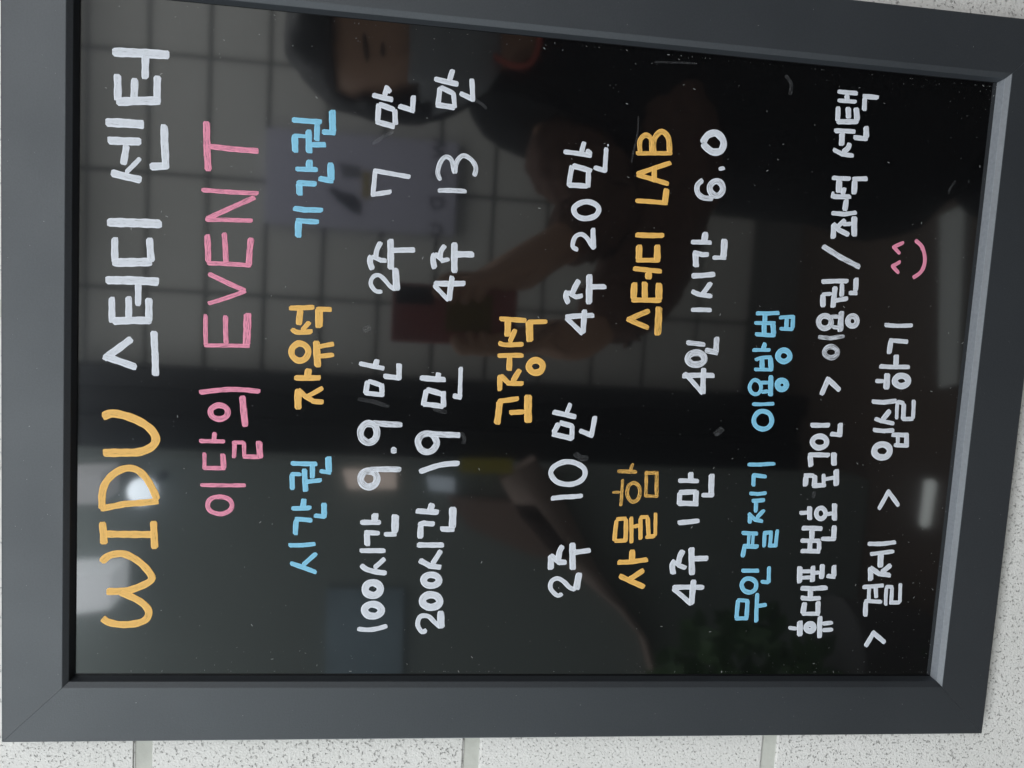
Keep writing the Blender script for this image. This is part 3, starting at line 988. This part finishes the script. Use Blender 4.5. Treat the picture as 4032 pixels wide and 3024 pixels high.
# hanging globe lamp and two box lamps seen in the glass
M_GLOBE = simple('lamp_globe', (0.8, 0.8, 0.8), .4, emit=((0.82, 0.92, 1.0), 12))
gp = mirrored(560, 1935, 1.75)
lamp = empty('globe_lamp', gp)
tag(lamp, 'small bright cool white globe lamp reflected inside the yellow letter D', 'lamp')
bm = bmesh.new(); bmesh.ops.create_uvsphere(bm, u_segments=24, v_segments=16, radius=0.036)
for v in bm.verts: v.co += gp
adopt(bm_obj('globe', bm, M_GLOBE, None, True), lamp)
bm = bmesh.new(); bmesh.ops.create_cone(bm, cap_ends=True, segments=16, radius1=.012, radius2=.008, depth=.17)
for v in bm.verts: v.co = Vector((v.co.x, v.co.z - .115, v.co.y)) + gp
adopt(bm_obj('bracket', bm, M_BLACK), lamp)
M_PANEL = simple('lamp_panel', (0.8, 0.8, 0.8), .4, emit=((0.92, 0.97, 1.0), 3.4))
M_PANEL_DIM = simple('lamp_panel_dim', (0.7, 0.7, 0.7), .4, emit=((0.97, 0.98, 1.0), 1.3))
for mp_, pxs, lb in ((M_PANEL, [(150, 2275), (438, 2262), (432, 2400), (150, 2440)], 'square white box lamp, its corner reflected behind the letter W'),
                (M_PANEL_DIM, [(150, 1875), (398, 1868), (398, 1985), (150, 1990)], 'square white box lamp, its corner reflected left of the letter D')):
    tag(rect_mesh('box_lamp', pxs, 1.8, .15, mp_), lb, 'lamp', 'white box lamps')
low = rect_mesh('lit_patch', [(1350, 1855), (1560, 1860), (1560, 1925), (1370, 1925)], 1.9, .03, simple('warm_glow', (.6, .5, .45), .4, emit=((1.0, .85, .75), 2.4)))  # no lamp: emission stands in for window light on vague things
tag(low, 'dim warm window-lit patch drawn as a glow next to the black door, reflected behind the number nine', 'lamp')
low = rect_mesh('lit_patch', [(1680, 1880), (1790, 1890), (1790, 1940), (1690, 1930)], 1.9, .03, simple('cool_glow', (.5, .55, .6), .4, emit=((.75, .88, 1.0), 1.6)))  # glow put in for another lit patch, not a lamp
tag(low, 'dim bluish lit patch drawn as a glow next to the yellow strip, reflected in the glass', 'lamp')

# leafy plant on the floor, left
M_LEAF = simple('leaf_green', (0.075, 0.15, 0.055), .45, noise=.4, scale=12)
pc = mirrored(3100, 2560, 1.6)
plant = empty('leafy_plant', (pc.x, pc.y, 0))
tag(plant, 'dark green leafy plant low by the far wall, reflected in the corner of the glass', 'plant')
V, F_ = [], []
for i in range(420):
    x, y = random.uniform(2640, 3720), random.uniform(2380, 2900)
    lim = 2660 - (x - 2640) * 0.10 - 140 * math.sin((x - 2640) / 170)
    if y < lim - 60:
        continue
    p = mirrored(x, y, 1.6 + random.uniform(-.15, .15))
    d = Vector((random.uniform(-1, 1), random.uniform(-.6, .6), random.uniform(-.2, 1))).normalized()
    ln, wd = random.uniform(.05, .12), random.uniform(.018, .04)
    sd = d.cross(Vector((random.uniform(-.4, .4), 1, random.uniform(-.3, .3)))).normalized()
    k = len(V)
    V += [p, p + d * ln * .5 + sd * wd, p + d * ln + Vector((0, 0, -.015)), p + d * ln * .5 - sd * wd]
    F_ += [(k, k + 1, k + 2), (k, k + 2, k + 3)]
leaves = mesh_obj('leaves', V, F_, M_LEAF); tag(leaves, kind='stuff'); adopt(leaves, plant)
pot_bm = bmesh.new(); bmesh.ops.create_cone(pot_bm, cap_ends=True, segments=24, radius1=.11, radius2=.15, depth=.26)
for v in pot_bm.verts: v.co += Vector((pc.x, pc.y, .13))
adopt(bm_obj('pot', pot_bm, simple('pot_grey', (.12, .12, .12), .7)), plant)

# ------------------------------------------------------------------ phone (its lens is the camera)
M_CASE = simple('phone_case', (0.42, 0.150, 0.140), .4)
M_OLIVE = simple('case_sticker', (0.24, 0.18, 0.05), .5)
cx, cy, cz = CAM_W
yb = cy - 0.006
phone = empty('phone', (cx - .025, yb, cz - .142))
tag(phone, 'dark red phone with black lens block held up to the board, reflected in the glass', 'phone')
adopt(box('case', (cx - .062, yb - .010, cz - .142), (cx + .0125, yb, cz + .016), M_CASE, bevel=.004, seg=3), phone)
adopt(box('lens_block', (cx - .013, yb - .0005, cz - .036), (cx + .009, yb + .0018, cz + .011), M_BLACK, bevel=.0012), phone)
adopt(box('card_sticker', (cx - .045, yb - .0005, cz - .110), (cx + .003, yb + .0006, cz - .052), M_OLIVE, bevel=.0004), phone)

# ------------------------------------------------------------------ the person holding it
M_SKIN = simple('skin', (0.60, 0.36, 0.24), .5)
M_HAIR = simple('hair', (0.010, 0.009, 0.009), .5)
M_MASK = simple('mask_white', (0.42, 0.44, 0.46), .7)
M_COAT = simple('black_coat', (0.010, 0.010, 0.011), .85)
M_SLEEVE = simple('brown_fleece', (0.17, 0.095, 0.070), .9, noise=.5, scale=45, bump=.6)
M_CORD = simple('red_cord', (0.70, 0.15, 0.11), .6)


def skin_mesh(name, chains, material, sub=2):
    """chains: lists of (point, radius); chains share joints where points coincide."""
    verts, rad, edges, index = [], [], [], {}
    for ch in chains:
        prev = None
        for p, r in ch:
            key = tuple(round(c, 4) for c in p)
            if key not in index:
                index[key] = len(verts)
                verts.append(tuple(p)); rad.append(r)
            i = index[key]
            if prev is not None:
                edges.append((prev, i))
            prev = i
    me = bpy.data.meshes.new(name)
    me.from_pydata(verts, edges, [])
    o = bpy.data.objects.new(name, me)
    COL.objects.link(o)
    md = o.modifiers.new('skin', 'SKIN')
    md.use_smooth_shade = True
    for i, sv in enumerate(me.skin_vertices[0].data):
        r = rad[i]
        sv.radius = r if isinstance(r, tuple) else (r, r)
        sv.use_root = (i == 0)
    sd = o.modifiers.new('sub', 'SUBSURF')
    sd.levels = sd.render_levels = sub
    bpy.context.view_layer.update()
    me2 = bpy.data.meshes.new_from_object(o.evaluated_get(bpy.context.evaluated_depsgraph_get()))
    bpy.data.objects.remove(o)
    me2.materials.clear()
    me2.materials.append(material)
    for poly in me2.polygons:
        poly.use_smooth = True
    r_ = bpy.data.objects.new(name, me2)
    COL.objects.link(r_)
    return r_


def ruffle(o, amp, freq):
    """Uneven cloth or hair: push vertices in and out by noise."""
    for v in o.data.vertices:
        n = mnoise.noise(v.co * freq) + .5 * mnoise.noise(v.co * freq * 2.3)
        v.co += v.normal * (n * amp)
    return o


J = {
    'head': mirrored(1530, 165, .62), 'chin': mirrored(1830, 170, .60), 'neck': mirrored(1960, 140, .68),
    'chest': mirrored(2250, 130, .76), 'belly': mirrored(2800, 300, .80), 'hip': mirrored(3350, 380, .84),
    'ls': mirrored(2150, 520, .72), 'le': mirrored(2420, 840, .62), 'lw': mirrored(2170, 985, .54),
    'rs': mirrored(2170, -260, .78), 're': mirrored(2700, 620, .66), 'rm': mirrored(2540, 1080, .60), 'rw': mirrored(2330, 1330, .55),
}
person = empty('person', (J['hip'].x, J['hip'].y, 0))
tag(person, 'person in black coat and face mask holding a phone, reflected in the glass', 'person')

hx = J['head']


def head_pt(dx, dy, dz):
    return hx + Vector((dx, dy, dz))


ph_r = Vector((cx + .020, cy - .010, cz - .100))         # the phone's edge near the left hand
ph_l = Vector((cx - .068, cy - .010, cz - .125))
hand_l, hand_r = [], []
lw, rw = J['lw'], J['rw']
palm_l = lw.lerp(ph_r, .55)
palm_r = rw.lerp(ph_l, .55)
body_chains = [
    [(J['hip'], .10), (J['belly'], .10), (J['chest'], .06), (J['neck'], .052), (head_pt(0, 0, -.06), (.080, .090)),
     (head_pt(0, 0, 0), (.098, .112)), (head_pt(0, -.01, .06), (.092, .105)), (head_pt(0, -.01, .10), (.045, .05))],
    [(head_pt(0, 0, -.06), (.080, .090)), (head_pt(-.01, .095, -.035), (.014, .014))],
    [(J['chest'], .06), (J['ls'], .03), (J['le'], .036), (lw, .026), (palm_l, (.042, .022))],
    [(J['chest'], .06), (J['rs'], .03), (J['re'], .036), (J['rm'], .03), (rw, .026), (palm_r, (.042, .022))],
]
for k in range(4):                                        # four fingers and a thumb on each hand
    z_ = -.018 + .017 * k
    ln = (.9, 1.05, 1.0, .8)[k]
    a_ = palm_l + Vector((-.018, .018, z_))
    body_chains.append([(palm_l, (.042, .022)), (a_, .0110), (ph_r + Vector((0, .018, z_ + .02)), .0102),
                        (ph_r + Vector((-.030 * ln, .017, z_ + .03)), .0075)])
    b_ = palm_r + Vector((.012, .016, z_))
    body_chains.append([(palm_r, (.042, .022)), (b_, .0110), (ph_l + Vector((0, .018, z_ + .02)), .0102),
                        (ph_l + Vector((.026 * ln, .017, z_ + .03)), .0075)])
body_chains.append([(palm_l, (.042, .022)), (palm_l + Vector((-.01, -.02, .035)), .0105), (ph_r + Vector((-.02, -.022, .05)), .009)])
body_chains.append([(palm_r, (.042, .022)), (palm_r + Vector((.01, -.02, .035)), .0105), (ph_l + Vector((.02, -.022, .05)), .009)])
adopt(skin_mesh('body', body_chains, M_SKIN), person)

foot_l, foot_r = Vector((J['hip'].x - .12, J['hip'].y + .02, .05)), Vector((J['hip'].x + .16, J['hip'].y - .02, .05))
coat = skin_mesh('coat', [
    [(J['hip'] + Vector((0, 0, -.22)), (.27, .20)), (J['hip'], (.25, .18)), (J['belly'], (.205, .15)), (J['chest'], (.175, .12)),
     (J['neck'] + Vector((0, 0, -.035)), .085)],
    [(J['chest'], (.175, .12)), (J['ls'], .112)],
    [(J['chest'], (.175, .12)), (J['rs'], .085)],
], M_COAT, 3)
adopt(ruffle(coat, .022, 9), person)
adopt(ruffle(skin_mesh('sleeve', [[(J['ls'], .070), (J['ls'].lerp(J['le'], .5), .066), (J['le'], .058), (lw.lerp(J['le'], .12), .042)]], M_SLEEVE, 4), .011, 26), person)
adopt(ruffle(skin_mesh('sleeve', [[(J['rs'], .085), (J['re'], .070), (J['rm'], .064), (rw.lerp(J['rm'], .1), .050)]], M_SLEEVE, 4), .012, 24), person)
for f_, s_ in ((foot_l, -1), (foot_r, 1)):
    top_ = J['hip'] + Vector((s_ * .10, 0, -.20))
    adopt(skin_mesh('trouser_leg', [[(top_, .10), (top_.lerp(f_, .5), .075), (f_, .055), (f_ + Vector((0, .12, -.02)), .035)]], M_COAT), person)


def shell(name, mt, test, grow):
    """Part of an ellipsoid skull, kept where test(direction) holds."""
    bm = bmesh.new()
    bmesh.ops.create_uvsphere(bm, u_segments=40, v_segments=28, radius=1)
    gone = []
    for f in bm.faces:
        c = f.calc_center_median().normalized()
        if not test(c):
            gone.append(f)
    bmesh.ops.delete(bm, geom=gone, context='FACES')
    for v in bm.verts:
        v.co = Vector((v.co.x * .082 * grow, v.co.y * .098 * grow, v.co.z * .122 * grow)) + hx + Vector((0, -.004, -.012))
    o = bm_obj(name, bm, mt, None, True)
    ruffle(o, .006, 28)
    sm = o.modifiers.new('solid', 'SOLIDIFY'); sm.thickness = .006; sm.offset = 1
    return adopt(o, person)


shell('hair', M_HAIR, lambda c: not (c.y > .22 and c.z < .52 and abs(c.x) < .88) and (c.z > -.35 or c.y < -.25), 1.14)
shell('face_mask', M_MASK, lambda c: c.y > .12 and c.z < -.10 - .10 * abs(c.x) and c.z > -.95, 1.10)
for sx in (-1, 1):
    bm = bmesh.new(); bmesh.ops.create_uvsphere(bm, u_segments=12, v_segments=8, radius=1)
    for v in bm.verts:
        v.co = Vector((v.co.x * .013, v.co.y * .005, v.co.z * .0038)) + head_pt(sx * .032, .093, .003)
    adopt(bm_obj('eye', bm, M_HAIR, None, True), person)
    bm = bmesh.new(); bmesh.ops.create_uvsphere(bm, u_segments=12, v_segments=8, radius=1)
    for v in bm.verts:
        v.co = Vector((v.co.x * .018, v.co.y * .005, v.co.z * .0032 - sx * v.co.x * .003)) + head_pt(sx * .034, .091, .024)
    adopt(bm_obj('eyebrow', bm, M_HAIR, None, True), person)

cord_px = [(1760, 118), (1860, 134), (1920, 200), (2000, 252), (2075, 258), (2110, 215), (2125, 150), (2120, 60)]
cord_pts = [mirrored(x, y, .575) for x, y in cord_px]
adopt(skin_mesh('cord', [[(p, .0042) for p in catmull(cord_pts, False, 3)]], M_CORD, 1), person)
